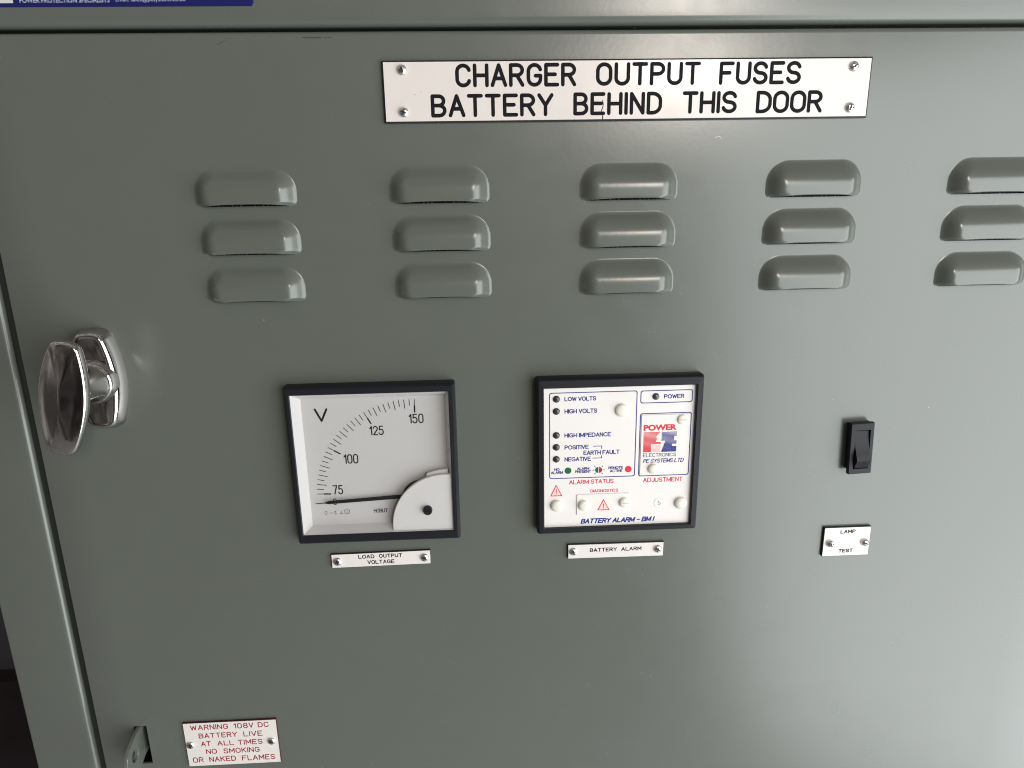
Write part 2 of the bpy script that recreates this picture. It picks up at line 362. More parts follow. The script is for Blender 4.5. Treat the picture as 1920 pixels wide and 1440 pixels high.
# louvre hoods
def hood(i, j):
    X0, Z0 = i * LDX, -j * LDZ
    nx, nzv = 64, 30; mb = MB(); D = 0.0064; SX, SZ = 0.0098, 0.0140
    vs = []
    def prof(t):
        t = max(0.0, min(1.0, t)); e1, e2 = 0.20, 0.58      # fillet at the foot, straight flank, rounded shoulder
        top = 1 - e1 / 2 - e2 / 2
        if t < e1: v = t * t / (2 * e1)
        elif t < 1 - e2: v = t - e1 / 2
        else: v = (1 - e2) - e1 / 2 + (t - 1 + e2) - (t - 1 + e2) ** 2 / (2 * e2)
        return v / top
    for b in range(nzv + 1):
        for a in range(nx + 1):
            u = a / nx; u = 0.5 - 0.5 * math.cos(PI * u) if False else u
            x = -0.0012 + u * (LW + 0.0022); arch = 0.00190 * max(0, 1 - abs(2 * u - 1) ** 3.0)
            zt = LH; z = arch + (zt - arch) * (b / nzv)
            # distance from the footprint outline (rounded upper corners, radius R)
            R = 0.0125; R2 = 0.0022
            dx_ = min(x + 0.0012, LW + 0.0010 - x); dt = zt - z
            RB = 0.0030; zr = LH * b / nzv
            if zr < RB: dx_ = max(0.0, dx_ - (RB - math.sqrt(RB * RB - (RB - zr) ** 2)) * 0.8)
            if dx_ < R and dt < R: dist_s = R - math.hypot(R - dx_, R - dt)
            else: dist_s = min(dx_, dt)
            if dist_s < 0: dist_s = 0
            px = min(dx_ / SX, 1); pt = min(dt / SZ, 1)
            k = 0.22
            # smooth minimum of flank coordinates
            if dx_ < R and dt < R:
                ang = math.atan2(R - dt, R - dx_); sc = SX * math.cos(ang) ** 2 + SZ * math.sin(ang) ** 2
                pc = max(0.0, dist_s / sc)
            else: pc = 1
            aa, bb = px, pt
            hh = max(k - abs(aa - bb), 0) / k; mn = min(aa, bb) - hh * hh * k / 4
            tt = min(mn, pc) if pc < 1 else mn
            y = -D * prof(tt)
            # slightly rounded lower corners
            y *= 1
            # the front face leans out a little towards its lip
            y *= 0.93 + 0.07 * (1 - (b / nzv) ** 2)
            y *= 0.95 + 0.05 * (1 - (2 * u - 1) ** 2)
            vs.append((X0 + x, y + 0.00008, Z0 + z))
    fs = [(b * (nx + 1) + a, b * (nx + 1) + a + 1, (b + 1) * (nx + 1) + a + 1, (b + 1) * (nx + 1) + a) for b in range(nzv) for a in range(nx)]
    mb.add(vs, fs)
    # rolled lip, then the inner side of the sheet
    row = vs[:nx + 1]; rr = [row]
    for (dy, dz) in ((0.00020, -0.00040), (0.00055, -0.00062), (0.00100, -0.00062), (0.0014, -0.0002), (0.0014, 0.0040)):
        rr.append([(p[0], min(p[1] + dy, 0.0001), p[2] + dz) for p in row])
    rr.reverse()
    mb.loft(rr, closed=False)
    o = part(mb, "louvre", PAINT, cab, 60)
    sc = MB()
    sc.quad((X0 - 0.003, 0.0042, Z0 - 0.004), (X0 + LW + 0.003, 0.0042, Z0 - 0.004), (X0 + LW + 0.003, 0.0042, Z0 + 0.014), (X0 - 0.003, 0.0042, Z0 + 0.014))
    part(sc, "vent_screen", SCREEN, o)
    return o
for i in range(5):
    for j in range(3): hood(i, j)

# posts left and right of the door
def post(xa, xb, sgn):
    """xa = outer edge, xb = edge beside the door; sgn = +1 when the door lies to the right"""
    prof = [(xa, 0.36), (xa, 0.0015)]
    for k in range(1, 6):
        t = k / 5 * PI / 2; prof.append((xa + sgn * 0.0015 * (1 - math.cos(t)), 0.0015 * (1 - math.sin(t))))
    R = 0.0030      # folded edge: the sheet curls right round into the gap
    prof.append((xb - sgn * (R + 0.004), 0))
    for k in range(0, 15):
        t = k / 14 * PI; prof.append((xb - sgn * R * (1 - math.sin(t)), R * (1 - math.cos(t))))
    prof += [(xb - sgn * R, 0.0215), (xb + sgn * 0.016, 0.0215), (xb + sgn * 0.016, 0.026)]
    mb = MB()
    A = [(p[0], p[1], -1.88) for p in prof]; B = [(p[0], p[1], 0.0868) for p in prof]
    mb.loft([A, B] if sgn > 0 else [B, A], closed=False)
    return part(mb, "side_post", PAINT, cab, 35)
post(CX0, -0.1116, 1); post(CX1, 0.5738, -1)
# fascia above the door
R = 0.0042
prof = [(0.026, 0.0600), (0.020, 0.0600), (0.020, 0.0872)]
for k in range(0, 11):
    t = k / 10 * PI / 2; prof.append((R * (1 - math.sin(t)), 0.0872 + R * (1 - math.cos(t))))
prof += [(0, 0.0960), (0, 0.30), (0.30, 0.30)]
mb = MB()
mb.loft([[(CX1, y, z) for y, z in prof], [(CX0, y, z) for y, z in prof]], closed=False)
part(mb, "top_fascia", PAINT, cab, 35)
mb = MB(); mb.box(CX0 + 0.002, CX1 - 0.002, 0.0, 0.36, -1.89, -0.562); part(mb, "bottom_rail", PAINT, cab)
mb = MB(); mb.box(CX0 + 0.002, CX1 - 0.002, 0.0262, 0.355, -1.89, 0.295); part(mb, "inner_body", DARK, cab)

# blue maker's sticker on the fascia
ST = MB(); ST.loft([rrect(-0.1400, 0.0404, 0.0965, 0.1450, -0.00005, 0.0014), rrect(-0.1398, 0.0402, 0.0967, 0.1448, -0.0003, 0.0014)], False, True)
stk = part(ST, "sticker", STBLUE, cab)
mb = MB()
text_mesh(mb, "POWER PROTECTION SPECIALISTS", -0.0722, -0.0292, 0.0984, 0.1006, -0.00036, 0.012)
text_mesh(mb, "Email: sales@pesystems.co.uk", -0.0262, 0.0075, 0.0983, 0.1006, -0.00036, 0.0)
part(mb, "sticker_lettering", STWHITE, stk)
mb = MB(); mb.quad((-0.1000, -0.00036, 0.0983), (-0.0753, -0.00036, 0.0983), (-0.0753, -0.00036, 0.118), (-0.1000, -0.00036, 0.118))
part(mb, "sticker_patch", STGREY, stk)

# padlock hasp poking through the slot in the door
mb = MB()
ol = [(0.010, -0.3262), (0.0, -0.3254), (-0.0050, -0.3259), (-0.0100, -0.3271), (-0.0157, -0.3296), (-0.0196, -0.3333), (-0.0218, -0.3378), (-0.0222, -0.3420),
      (-0.0205, -0.3462), (-0.0170, -0.3495), (-0.0125, -0.3512), (-0.0080, -0.3511), (-0.0030, -0.3495), (0.0, -0.3478), (0.010, -0.3470)]
nh = 28; hc = (-0.0110, -0.3378); hr = 0.0040
def resample(pts, n):
    P = pts + [pts[0]]; L = [0]
    for a, b in zip(P[:-1], P[1:]): L.append(L[-1] + math.hypot(b[0] - a[0], b[1] - a[1]))
    out = []
    for i in range(n):
        s = L[-1] * i / n; k = max(q for q in range(len(L) - 1) if L[q] <= s + 1e-12)
        t = (s - L[k]) / (L[k + 1] - L[k]); out.append((P[k][0] + (P[k + 1][0] - P[k][0]) * t, P[k][1] + (P[k + 1][1] - P[k][1]) * t))
    return out
outer = resample(ol, 56)
outer.sort(key=lambda p: math.atan2(p[1] - hc[1], p[0] - hc[0]))
inner = [(hc[0] + hr * math.cos(math.atan2(p[1] - hc[1], p[0] - hc[0])), hc[1] + hr * math.sin(math.atan2(p[1] - hc[1], p[0] - hc[0]))) for p in outer]
xa, xb = -0.0795, -0.0818
def shr(pts, k): return [(hc[0] + (p[0] - hc[0]) * k, hc[1] + (p[1] - hc[1]) * k) for p in pts]
mb.loft([[(xb, *p) for p in inner], [(xb, *p) for p in outer], [(xa - 0.0004, *p) for p in outer], [(xa, *p) for p in shr(outer, 0.975)],
         [(xa, *p) for p in shr(inner, 1.06)], [(xa - 0.0004, *p) for p in inner], [(xb, *p) for p in inner]])
part(mb, "hasp_tab", PAINT, cab, 40)

# ------------------------------------------------------------------ chrome wing handle (a part of the cabinet, its pieces are sub-parts)
hx, hz = -0.0660, -0.0925
hd = bpy.data.objects.new("handle", None); col.objects.link(hd); hd.parent = cab; hd.empty_display_size = 0.02
hd.location = Vector((hx, 0, hz)) - parent_world(cab)
def barrel(cx, cz, hw, hh, y, end=0.58, n=72, rc=0.13):
    """barrel outline: short slightly domed ends, bulging long sides, rounded corners"""
    q = []
    for i in range(41):
        z = -1 + 2 * i / 40; q.append((1 - (1 - end) * z * z, z))
    for i in range(1, 12):
        x = end * (1 - 2 * i / 12); q.append((x, 1 + 0.03 * (1 - (x / end) ** 2)))
    q += [(-x, -z) for x, z in q]
    pts = [(x * hw, z * hh) for x, z in q]
    for _ in range(2):      # round the corners: average over a window measured along the outline
        P = resample(pts, 144); k = max(1, int(rc * 20))
        pts = [(sum(P[(i + d_) % 144][0] for d_ in range(-k, k + 1)) / (2 * k + 1), sum(P[(i + d_) % 144][1] for d_ in range(-k, k + 1)) / (2 * k + 1)) for i in range(144)]
    mx = max(p[0] for p in pts); mzz_ = max(p[1] for p in pts)
    return [(cx + p[0] * hw / mx, y, cz + p[1] * hh / mzz_) for p in resample(pts, n)]
bpx, bpz = -0.0648, -0.0917
mb = MB()
B = lambda hw, hh, y: barrel(bpx, bpz, hw, hh, y, 0.60)
mb.loft([B(.0138, .0288, 0.0002), B(.0137, .0287, -.0014), B(.0131, .0283, -.0042), B(.0117, .0272, -.0074), B(.0106, .0263, -.0086), B(.0098, .0256, -.0089),
         B(.0091, .0249, -.0085), B(.0084, .0242, -.0083), B(.0040, .0120, -.0082)], False, True)
part(mb, "backplate", CHROME, hd, 55)
mb = MB()
mb.loft([disc(bpx, bpz, r, y, 40) for r, y in ((.0126, -.0060), (.0124, -.0085), (.0119, -.0105), (.0113, -.0120), (.0110, -.0124), (.0106, -.0126), (.0100, -.0150), (.0095, -.0190), (.0092, -.0240), (.0094, -.0300), (.0100, -.0345))], False, True)
part(mb, "spindle", CHROME, hd, 50)
gx, gz = -0.0660, -0.0932
mb = MB()
def Gp(hw, hh, y):      # the wing is not turned quite upright: its foot swings to the left
    c_, s_ = math.cos(0.19), math.sin(0.19)
    return [(gx + (p[0] - gx) * c_ + (p[2] - gz) * s_, p[1], gz - (p[0] - gx) * s_ + (p[2] - gz) * c_) for p in barrel(gx, gz, hw, hh, y, 0.55)]
mb.loft([Gp(.0090, .0262, -.0318), Gp(.0112, .0294, -.0325), Gp(.0119, .0303, -.0336), Gp(.0122, .0307, -.0352), Gp(.0122, .0307, -.0366), Gp(.0120, .0305, -.0374), Gp(.0117, .0301, -.0380),
         Gp(.0113, .0296, -.0384), Gp(.0107, .0288, -.0387), Gp(.0060, .0215, -.0398), Gp(.0010, .0110, -.0409), Gp(.0004, .0020, -.0411)], True, True)
part(mb, "grip", CHROME, hd, 30)

# ------------------------------------------------------------------ screws and engraved nameplates
def screw(parent, x, z, y, r=0.0027, h=0.0017, rot=0.0):
    mb = MB()
    rings = [disc(x, z, r, y + 0.0002, 28), disc(x, z, r, y - 0.0003, 28)]
    for k in range(1, 7):
        t = k / 6 * 1.25
        rings.append(disc(x, z, r * math.cos(t), y - 0.0003 - (h - 0.0003) * math.sin(t) / math.sin(1.25), 28))
    mb.loft(rings, False, True)
    # cross recess, four tapered arms laid on top, its shade put into the colour
    yy = y - h - 0.00006
    for q in range(2):
        a = rot + q * PI / 2; c, s = math.cos(a), math.sin(a); L, b_ = r * 0.58, r * 0.17
        P = [(-L, -b_ * 0.8), (0, -b_ * 1.3), (L, -b_ * 0.8), (L, b_ * 0.8), (0, b_ * 1.3), (-L, b_ * 0.8)]
        # arms slope down over the dome
        mb.add([(x + px * c - pz * s, yy + (0.00014 if abs(px) > 0 else 0) - q * 0.00002, z + px * s + pz * c) for px, pz in P], [(0, 1, 4, 5), (1, 2, 3, 4)], 1)
    return part(mb, "screw", [SCREWM, SCREWD], parent, 40)

def nameplate(label, x0, x1, z0, z1, th, core, facem, inset, words, ink, screws, sr=0.0027, skew=(0, 0), sh=0.0017):
    t = thing("nameplate", label, "nameplate", ((x0 + x1) / 2, 0, (z0 + z1) / 2), "engraved nameplates screwed to the door")
    mb = MB(); k = skew[0]        # small vertical rise to the right, as mounted
    def R(i, y): 
        return [(px, y, pz + k * (px - x0)) for px, _, pz in rrect(x0 + i, x1 - i, z0 + i, z1 - i, 0)]
    mb.loft([R(0, 0.00005), R(0, -th + inset * 0.7), R(inset, -th)], False, True)
    part(mb, "core_edge", core, t)
    mb = MB(); mb.loft([R(inset + 0.00008, -th + 0.00004), R(inset + 0.00008, -th - 0.00006)], False, True)
    part(mb, "white_face", facem, t)
    mb = MB()
    for wd in words: word(mb, *wd[:5], wd[5], -th - 0.0001, **(wd[6] if len(wd) > 6 else {}))
    lt = part(mb, "lettering", ink, t)
    for n, (sx, sz) in enumerate(screws): screw(t, sx, sz, -th, sr, sh, rot=0.3 + 0.9 * n)
    return t
big = nameplate("large white plate reading CHARGER OUTPUT FUSES BATTERY BEHIND THIS DOOR", 0.1018, 0.3578, 0.0408, 0.0708, 0.0020, CORE, PLATEW, 0.0007,
  [("CHARGER", 0.1388, 0.2015, 0.0577, 0.0691, 0.00095), ("OUTPUT", 0.2117, 0.2665, 0.0578, 0.0691, 0.00095), ("FUSES", 0.2764, 0.3200, 0.0577, 0.0690, 0.00095),
   ("BATTERY", 0.1259, 0.1897, 0.0433, 0.0546, 0.00095), ("BEHIND", 0.2000, 0.2469, 0.0435, 0.0548, 0.00095), ("THIS", 0.2576, 0.2868, 0.0437, 0.0548, 0.00095, dict(gap=.24)), ("DOOR", 0.2970, 0.3328, 0.0435, 0.0547, 0.00095, dict(gap=.22))],
  ENGR, [(0.1120, 0.0663), (0.1118, 0.0461), (0.3478, 0.0661), (0.3478, 0.0459)], 0.0026)
BROWN = mat("brown_mark", (0.05, 0.03, 0.025), 0.6)
for pts, r in (([(0.2154, 0.0507), (0.2158, 0.0490), (0.2155, 0.0472), (0.2148, 0.0456)], 0.00022), ([(0.2156, 0.0432), (0.2155, 0.0420), (0.2157, 0.0414)], 0.00028),
               ([(.1180, .0545), (.1182, .0546)], .00013), ([(.1212, .0558), (.1214, .0559)], .00012), ([(.1985, .0701), (.1987, .0699)], .00016), ([(.1846, .0495), (.1848, .0496)], .00008)):
    mb = MB(); stroke(mb, pts, r, -0.00216, 0.00005, ncap=8); part(mb, "plate_mark", BROWN, big)
nameplate("narrow white plate reading LOAD OUTPUT VOLTAGE under the voltmeter", 0.0533, 0.1138, -0.2155, -0.2062, 0.0016, CORE, SMALLW, 0.00018,
  [("LOAD", 0.0697, 0.0795, -0.2097, -0.2071, 0.00026), ("OUTPUT", 0.0823, 0.0965, -0.2096, -0.2070, 0.00026), ("VOLTAGE", 0.0750, 0.0915, -0.2136, -0.2109, 0.00026)],
  ENGR, [(0.0570, -0.2110), (0.1100, -0.2104)], 0.0027, (0.010, 0))
nameplate("narrow white plate reading BATTERY ALARM under the alarm module", 0.1986, 0.2586, -0.2153, -0.2056, 0.0018, CORE, SMALLW, 0.00018,
  [("BATTERY", 0.2122, 0.2292, -0.2111, -0.2085, 0.00026), ("ALARM", 0.2319, 0.2446, -0.2111, -0.2085, 0.00026)],
  ENGR, [(0.2020, -0.2103), (0.2548, -0.2105)], 0.0026, (-0.006, 0))
nameplate("small white plate reading LAMP TEST below the rocker switch", 0.3602, 0.3902, -0.2205, -0.2006, 0.0020, CORE, SMALLW, 0.00018,
  [("LAMP", 0.3705, 0.3802, -0.2049, -0.2023, 0.00028), ("TEST", 0.3706, 0.3799, -0.2182, -0.2156, 0.00028)],
  ENGR, [(0.3645, -0.2113), (0.3868, -0.2113)], 0.0025, sh=0.0024)
nameplate("white warning plate with dark red lettering about a live battery, at the door's lower left", -0.0519, 0.0080, -0.3573, -0.3234, 0.0016, COREB, SMALLW, 0.00018,
  [("WARNING", -0.0474, -0.0231, -0.3290, -0.3250, 0.00030), ("108", -0.0196, -0.0104, -0.3291, -0.3250, 0.00030), ("V", -0.0099, -0.0068, -0.3290, -0.3250, 0.00030), ("DC", -0.0040, 0.0030, -0.3290, -0.3250, 0.00030),
   ("BATTERY", -0.0427, -0.0180, -0.3355, -0.3316, 0.00030), ("LIVE", -0.0140, -0.0017, -0.3356, -0.3316, 0.00030),
   ("AT", -0.0421, -0.0357, -0.3418, -0.3379, 0.00030), ("ALL", -0.0316, -0.0207, -0.3419, -0.3380, 0.00030), ("TIMES", -0.0183, -0.0023, -0.3420, -0.3380, 0.00030),
   ("NO", -0.0396, -0.0326, -0.3480, -0.3441, 0.00030), ("SMOKING", -0.0283, -0.0049, -0.3482, -0.3442, 0.00030),
   ("OR", -0.0489, -0.0420, -0.3544, -0.3502, 0.00030), ("NAKED", -0.0383, -0.0210, -0.3544, -0.3503, 0.00030), ("FLAMES", -0.0171, 0.0046, -0.3546, -0.3505, 0.00030)],
  ENGR_RED, [(-0.0487, -0.3402), (0.0036, -0.3400)], 0.0027)

# ------------------------------------------------------------------ voltmeter
vm = thing("voltmeter", "square black framed analogue voltmeter with white dial and its needle near zero", "voltmeter", (0.0846, 0, -0.1463))
ox0, ox1, oz0, oz1 = 0.0362, 0.1328, -0.1960, -0.0982
ix0, ix1, iz0, iz1 = 0.0398, 0.1289, -0.1898, -0.1032
YF = -0.0080
mb = MB()
mb.loft([rrect(ox0, ox1, oz0, oz1, 0.0001, .0012), rrect(ox0, ox1, oz0, oz1, -.0055, .0012), rrect(ox0 + .0004, ox1 - .0004, oz0 + .0004, oz1 - .0004, -.0066, .0012), rrect(ox0 + .0016, ox1 - .0016, oz0 + .0016, oz1 - .0016, YF, .0008),
         rrect(ix0 - .0004, ix1 + .0004, iz0 - .0004, iz1 + .0004, YF, .0004), rrect(ix0, ix1, iz0, iz1, YF + .0004, .0003), rrect(ix0, ix1, iz0, iz1, YF + .0012, .0003)])
part(mb, "frame", BLACKP, vm, 30)
yd = -0.0004; dx0, dx1, dz0, dz1 = 0.0440, 0.1262, -0.1867, -0.1074
mb = MB()
mb.loft([rrect(ix0, ix1, iz0, iz1, YF + .0010), rrect(dx0 - .0003, dx1 + .0003, dz0 - .0003, dz1 + .0003, yd - .0006), rrect(dx0, dx1, dz0, dz1, yd + .0004)])
part(mb, "inner_surround", INNERW, vm, 20)
mb = MB(); mb.quad((dx0 - .0002, yd, dz0 - .0002), (dx1 + .0002, yd, dz0 - .0002), (dx1 + .0002, yd, dz1 + .0002), (dx0 - .0002, yd, dz1 + .0002))
dial = part(mb, "dial", DIALW, vm)
mb = MB(); ccx, ccz, RO = 0.1075, -0.1683, 0.0591
yt = yd - .0001
for k in range(31):
    a = math.radians(1.8 + k / 30 * 89.6); c, s = -math.cos(a), math.sin(a)
    ln = 0.0078 if k % 10 == 0 else (0.0053 if k % 2 == 0 else 0.0037)
    p = lambda rr: (ccx + rr * c, ccz + rr * s)
    stroke(mb, [p(RO - .0001), p(RO - ln)], 0.00020, yt, .00003)
    if k % 10 == 0: stroke(mb, [p(RO - .0042), p(RO - ln)], 0.00042, yt, .00005)
for tx, a0, a1, b0, b1 in (("150", .1051, .1137, -.1240, -.1181), ("125", .0819, .0902, -.1306, -.1248), ("100", .0657, .0742, -.1478, -.1418)):
    word(mb, tx, a0, a1, b0, b1, .00034, yt, gap=.22)
word(mb, "75", .0577, .0638, -.1672, -.1612, .00034, yt, gap=.24)
word(mb, "V", .0510, .0588, -.1214, -.1132, .00058, yt)
word(mb, "0", .0574, .0594, -.1740, -.1697, .00022, yt)
word(mb, "HOBUT", .0810, .0894, -.1799, -.1773, .00019, yt, gap=.24)
part(mb, "scale_markings", INK, dial)
mb = MB()
word(mb, "0", .0517, .0532, -.1801, -.1778, .00012, yt)
stroke(mb, [(.0550, -.1792), (.0570, -.1790)], .00013, yt); stroke(mb, [(.0576, -.1783), (.0583, -.1778), (.0583, -.1799)], .00013, yt); stroke(mb, [(.0577, -.1799), (.0590, -.1798)], .00013, yt)
stroke(mb, [(.0616, -.1778), (.0616, -.1796)], .00013, yt); stroke(mb, [(.0606, -.1797), (.0626, -.1795)], .00013, yt)
pg = [(.0650 + .0018 * math.sin(2 * PI * q / 5), -.1785 + .0018 * math.cos(2 * PI * q / 5)) for q in range(6)]
stroke(mb, pg, .00013, yt); stroke(mb, [(.0649, -.1779), (.0652, -.1784), (.0648, -.1790), (.0653, -.1790)], .0001, yt)
part(mb, "dial_symbols", INKG, dial)
# needle
mb = MB()
A = Vector((.0474, 0, -.1718)); Bv = Vector((.1075, 0, -.1686)); dv = (Bv - A).normalized(); nv = Vector((-dv.z, 0, dv.x))
yn = -.0026
def npt(t, wv, y): q = A + dv * t + nv * wv; return (q.x, y, q.z)
rings = []
for t, hw in ((0, .00018), (.0052, .00022), (.0078, .00105), (.040, .00120), (.061, .00128)):
    rings.append([npt(t, -hw, yn + .0002), npt(t, hw, yn + .0002), npt(t, hw * .8, yn - .0002), npt(t, -hw * .8, yn - .0002)])
mb.loft(rings, True, True); part(mb, "needle", INK, vm)
mb = MB(); mb.loft([disc(.1100, -.1706, .0112, yd - .0001, 40), disc(.1100, -.1706, .0112, yd - .0022, 40)], False, True); part(mb, "pivot_disc", BLACKP, vm, 30)
# quarter-round cover with a raised tab behind it, and the zero screw
qc, qz, qr = .1247, -.1862, .0320
def quarter(r, y, x1=.1286, z0=-.1892, n=26):
    pts = [(x1, y, z0), (x1, y, qz + math.sqrt(max(0, r * r - (x1 - qc) ** 2)))]
    a0 = math.atan2(pts[1][2] - qz, x1 - qc)
    for k in range(1, n + 1):
        a = a0 + (PI - a0) * k / n; pts.append((qc + r * math.cos(a), y, qz + r * math.sin(a)))
    pts.append((qc - r, y, z0))
    return pts
mb = MB(); mb.loft([quarter(qr, -.0042), quarter(qr, -.0060), quarter(qr - .0003, -.0064)], False, True)
part(mb, "corner_cover", INNERW, vm, 35)
mb = MB(); mb.loft([[(.1140, -.0012, -.160), (.1268, -.0012, -.160), (.1268, -.0012, -.1518), (.1225, -.0012, -.1522), (.1180, -.0012, -.1531), (.1140, -.0012, -.1545)],
                    [(.1140, -.0040, -.160), (.1268, -.0040, -.160), (.1268, -.0040, -.1518), (.1225, -.0040, -.1522), (.1180, -.0040, -.1531), (.1140, -.0040, -.1545)]], False, True)
part(mb, "cover_tab", INNERW, vm)
mb = MB(); kx, kz = .1140, -.1762
mb.loft([disc(kx, kz, .0027, -.0060), disc(kx, kz, .0027, -.0086), disc(kx, kz, .0024, -.0091)], False, True)
mb.box(kx - .0020, kx + .0020, -.00925, -.00912, kz - .00035, kz + .00035, 1)
part(mb, "zero_screw", [BLACKP, DARK], vm, 35)
mb = MB(); mb.quad((ix0 + .0001, -.0072, iz0 + .0001), (ix1 - .0001, -.0072, iz0 + .0001), (ix1 - .0001, -.0072, iz1 - .0001), (ix0 + .0001, -.0072, iz1 - .0001))
part(mb, "glass", GLASS, vm)

# ------------------------------------------------------------------ battery alarm module
al = thing("battery_alarm_module", "square black framed alarm panel with white face, blue and red print and cream caps", "alarm panel", (0.2274, 0, -0.1455))
ox0, ox1, oz0, oz1 = 0.1792, 0.2766, -0.1952, -0.0975
ix0, ix1, iz0, iz1 = 0.1835, 0.2724, -0.1913, -0.1033
mb = MB()
mb.loft([rrect(ox0, ox1, oz0, oz1, 0.0001, .0015), rrect(ox0, ox1, oz0, oz1, -.0058, .0015), rrect(ox0 + .0005, ox1 - .0005, oz0 + .0005, oz1 - .0005, -.0070, .0013), rrect(ox0 + .0013, ox1 - .0013, oz0 + .0013, oz1 - .0013, -.0078, .0010),
         rrect(ix0 - .0005, ix1 + .0005, iz0 - .0005, iz1 + .0005, -.0080, .0004), rrect(ix0, ix1, iz0, iz1, -.0076, .0003), rrect(ix0, ix1, iz0, iz1, -.0050, .0003)])
part(mb, "frame", SWITCHP, al, 30)
yf = -.0055
mb = MB(); mb.quad((ix0 - .0001, yf, iz0 - .0001), (ix1 + .0001, yf, iz0 - .0001), (ix1 + .0001, yf, iz1 + .0001), (ix0 - .0001, yf, iz1 + .0001))
fp = part(mb, "faceplate", FACEW, al)
yp = yf - .00008
mb = MB()
def outline(x0, x1, z0, z1, r=.0014, w_=.00025):
    a = rrect(x0, x1, z0, z1, yp, r, 5); b_ = rrect(x0 + 2 * w_, x1 - 2 * w_, z0 + 2 * w_, z1 - 2 * w_, yp, r - w_, 5)
    mb.loft([a, b_])
outline(.1867, .2381, -.1598, -.1064); outline(.2399, .2706, -.1144, -.1066); outline(.2400, .2706, -.1600, -.1204)
for tx, a0, a1, b0, b1 in (("LOW VOLTS", .1956, .2140, -.1117, -.1091), ("HIGH VOLTS", .1957, .2148, -.1192, -.1165), ("HIGH IMPEDANCE", .1957, .2232, -.1340, -.1313),
        ("POSITIVE", .1958, .2101, -.1415, -.1388), ("NEGATIVE", .1958, .2115, -.1490, -.1463), ("EARTH FAULT", .2070, .2285, -.1452, -.1425), ("POWER", .2537, .2656, -.1118, -.1092)):
    word(mb, tx, a0, a1, b0, b1, .00024, yp, F=GA, gap=.20, space=.34)
for tx, a0, a1, b0, b1 in (("NO", .1897, .1929, -.1547, -.1530), ("ALARM", .1877, .1949, -.1567, -.1549), ("ALARM", .2033, .2106, -.1546, -.1529), ("PRESENT", .2021, .2117, -.1566, -.1548),
        ("REMOTE", .2221, .2308, -.1547, -.1530), ("ACTIVE", .2230, .2305, -.1568, -.1550)):
    word(mb, tx, a0, a1, b0, b1, .00018, yp, F=GA, gap=.20)
def bar(x0, x1, z0, z1): mb.quad((x0, yp, z0), (x1, yp, z0), (x1, yp, z1), (x0, yp, z1))
bar(.2127, .2176, -.14005, -.13965); bar(.2176, .2180, -.1416, -.13965); bar(.2124, .2176, -.14755, -.14715); bar(.2176, .2180, -.14755, -.1458)
word(mb, "BATTERY ALARM - BM I", .2057, .2505, -.1897, -.1864, .00036, yp, F=GA, gap=.20, space=.36, lean=.30)
part(mb, "blue_lettering", BLUE, fp)
mb = MB()
for tx, a0, a1, b0, b1, bo in (("ALARM STATUS", .1986, .2254, -.1637, -.1609, .00023), ("ADJUSTMENT", .2432, .2672, -.1640, -.1611, .00023), ("DIAGNOSTICS", .2115, .2283, -.1694, -.1674, .00017)):
    word(mb, tx, a0, a1, b0, b1, bo, yp, F=GA, gap=.20, space=.34)
mb.add(disc(.2340, -.1551, .00205, yp, 28), [tuple(range(28))])
def ring_tri(mb, P, w_, y):
    c = (sum(p[0] for p in P) / 3, sum(p[1] for p in P) / 3)
    Q = [(c[0] + (p[0] - c[0]) * (1 - w_), c[1] + (p[1] - c[1]) * (1 - w_)) for p in P]
    mb.loft([[(p[0], y, p[1]) for p in P], [(p[0], y, p[1]) for p in Q]])
    mb.quad(*[(c[0] + dx, y - .00004, c[1] + dz) for dx, dz in ((-.0001, -.0014), (.0001, -.0014), (.00032, .0020), (-.00032, .0020))])
    return Q
T1 = [(.1872, -.1710), (.1946, -.1710), (.1908, -.1635)]
Q1 = ring_tri(mb, T1, .22, yp)
part(mb, "red_lettering", RED, fp)
def flat(P, y, name, m_, parent):
    q = MB(); q.add([(p[0], y, p[1]) for p in P], [tuple(range(len(P)))]); return part(q, name, m_, parent)
flat(Q1, yp, "triangle_fill", PINK, fp)
mb = MB(); mb.add(disc(.1979, -.1548, .00205, yp, 28), [tuple(range(28))])
sx_, sz_ = .2162, -.1550
half = [(sx_ - .0002, yp, sz_ - .0019)] + [(sx_ - .0002 + .0019 * math.cos(a), yp, sz_ + .0019 * math.sin(a)) for a in [math.radians(270 - 180 * k / 14) for k in range(1, 14)]] + [(sx_ - .0002, yp, sz_ + .0019)]
mb.add(half, [tuple(range(len(half)))])
for q in (135, 180, 225):
    a = math.radians(q); stroke(mb, [(sx_ + .0026 * math.cos(a), sz_ + .0026 * math.sin(a)), (sx_ + .0036 * math.cos(a), sz_ + .0036 * math.sin(a))], .00018, yp)
part(mb, "green_print", GREEN, fp)
mb = MB(); half = [(2 * sx_ - p[0] + 0, p[1], p[2]) for p in half]; mb.add(half, [tuple(reversed(range(len(half))))])
for q in (45, 0, -45):
    a = math.radians(q); stroke(mb, [(sx_ + .0026 * math.cos(a), sz_ + .0026 * math.sin(a)), (sx_ + .0036 * math.cos(a), sz_ + .0036 * math.sin(a))], .00018, yp)
part(mb, "dark_red_print", DKRED, fp)
# lamps
for k, (x, z) in enumerate([(.1909, -.1103), (.1909, -.1177), (.1909, -.1324), (.1909, -.1398), (.1909, -.1473), (.2489, -.1104)]):
    mb = MB(); rings = [disc(x, z, .0021, yf + .0002, 24)]
    for q in range(0, 7):
        t = q / 6 * 1.45; rings.append(disc(x, z, .0021 * math.cos(t), yf - .0012 * math.sin(t), 24))
    mb.loft(rings, False, True); part(mb, "indicator_lamp", LEDG if k == 5 else LEDM, al, 60)
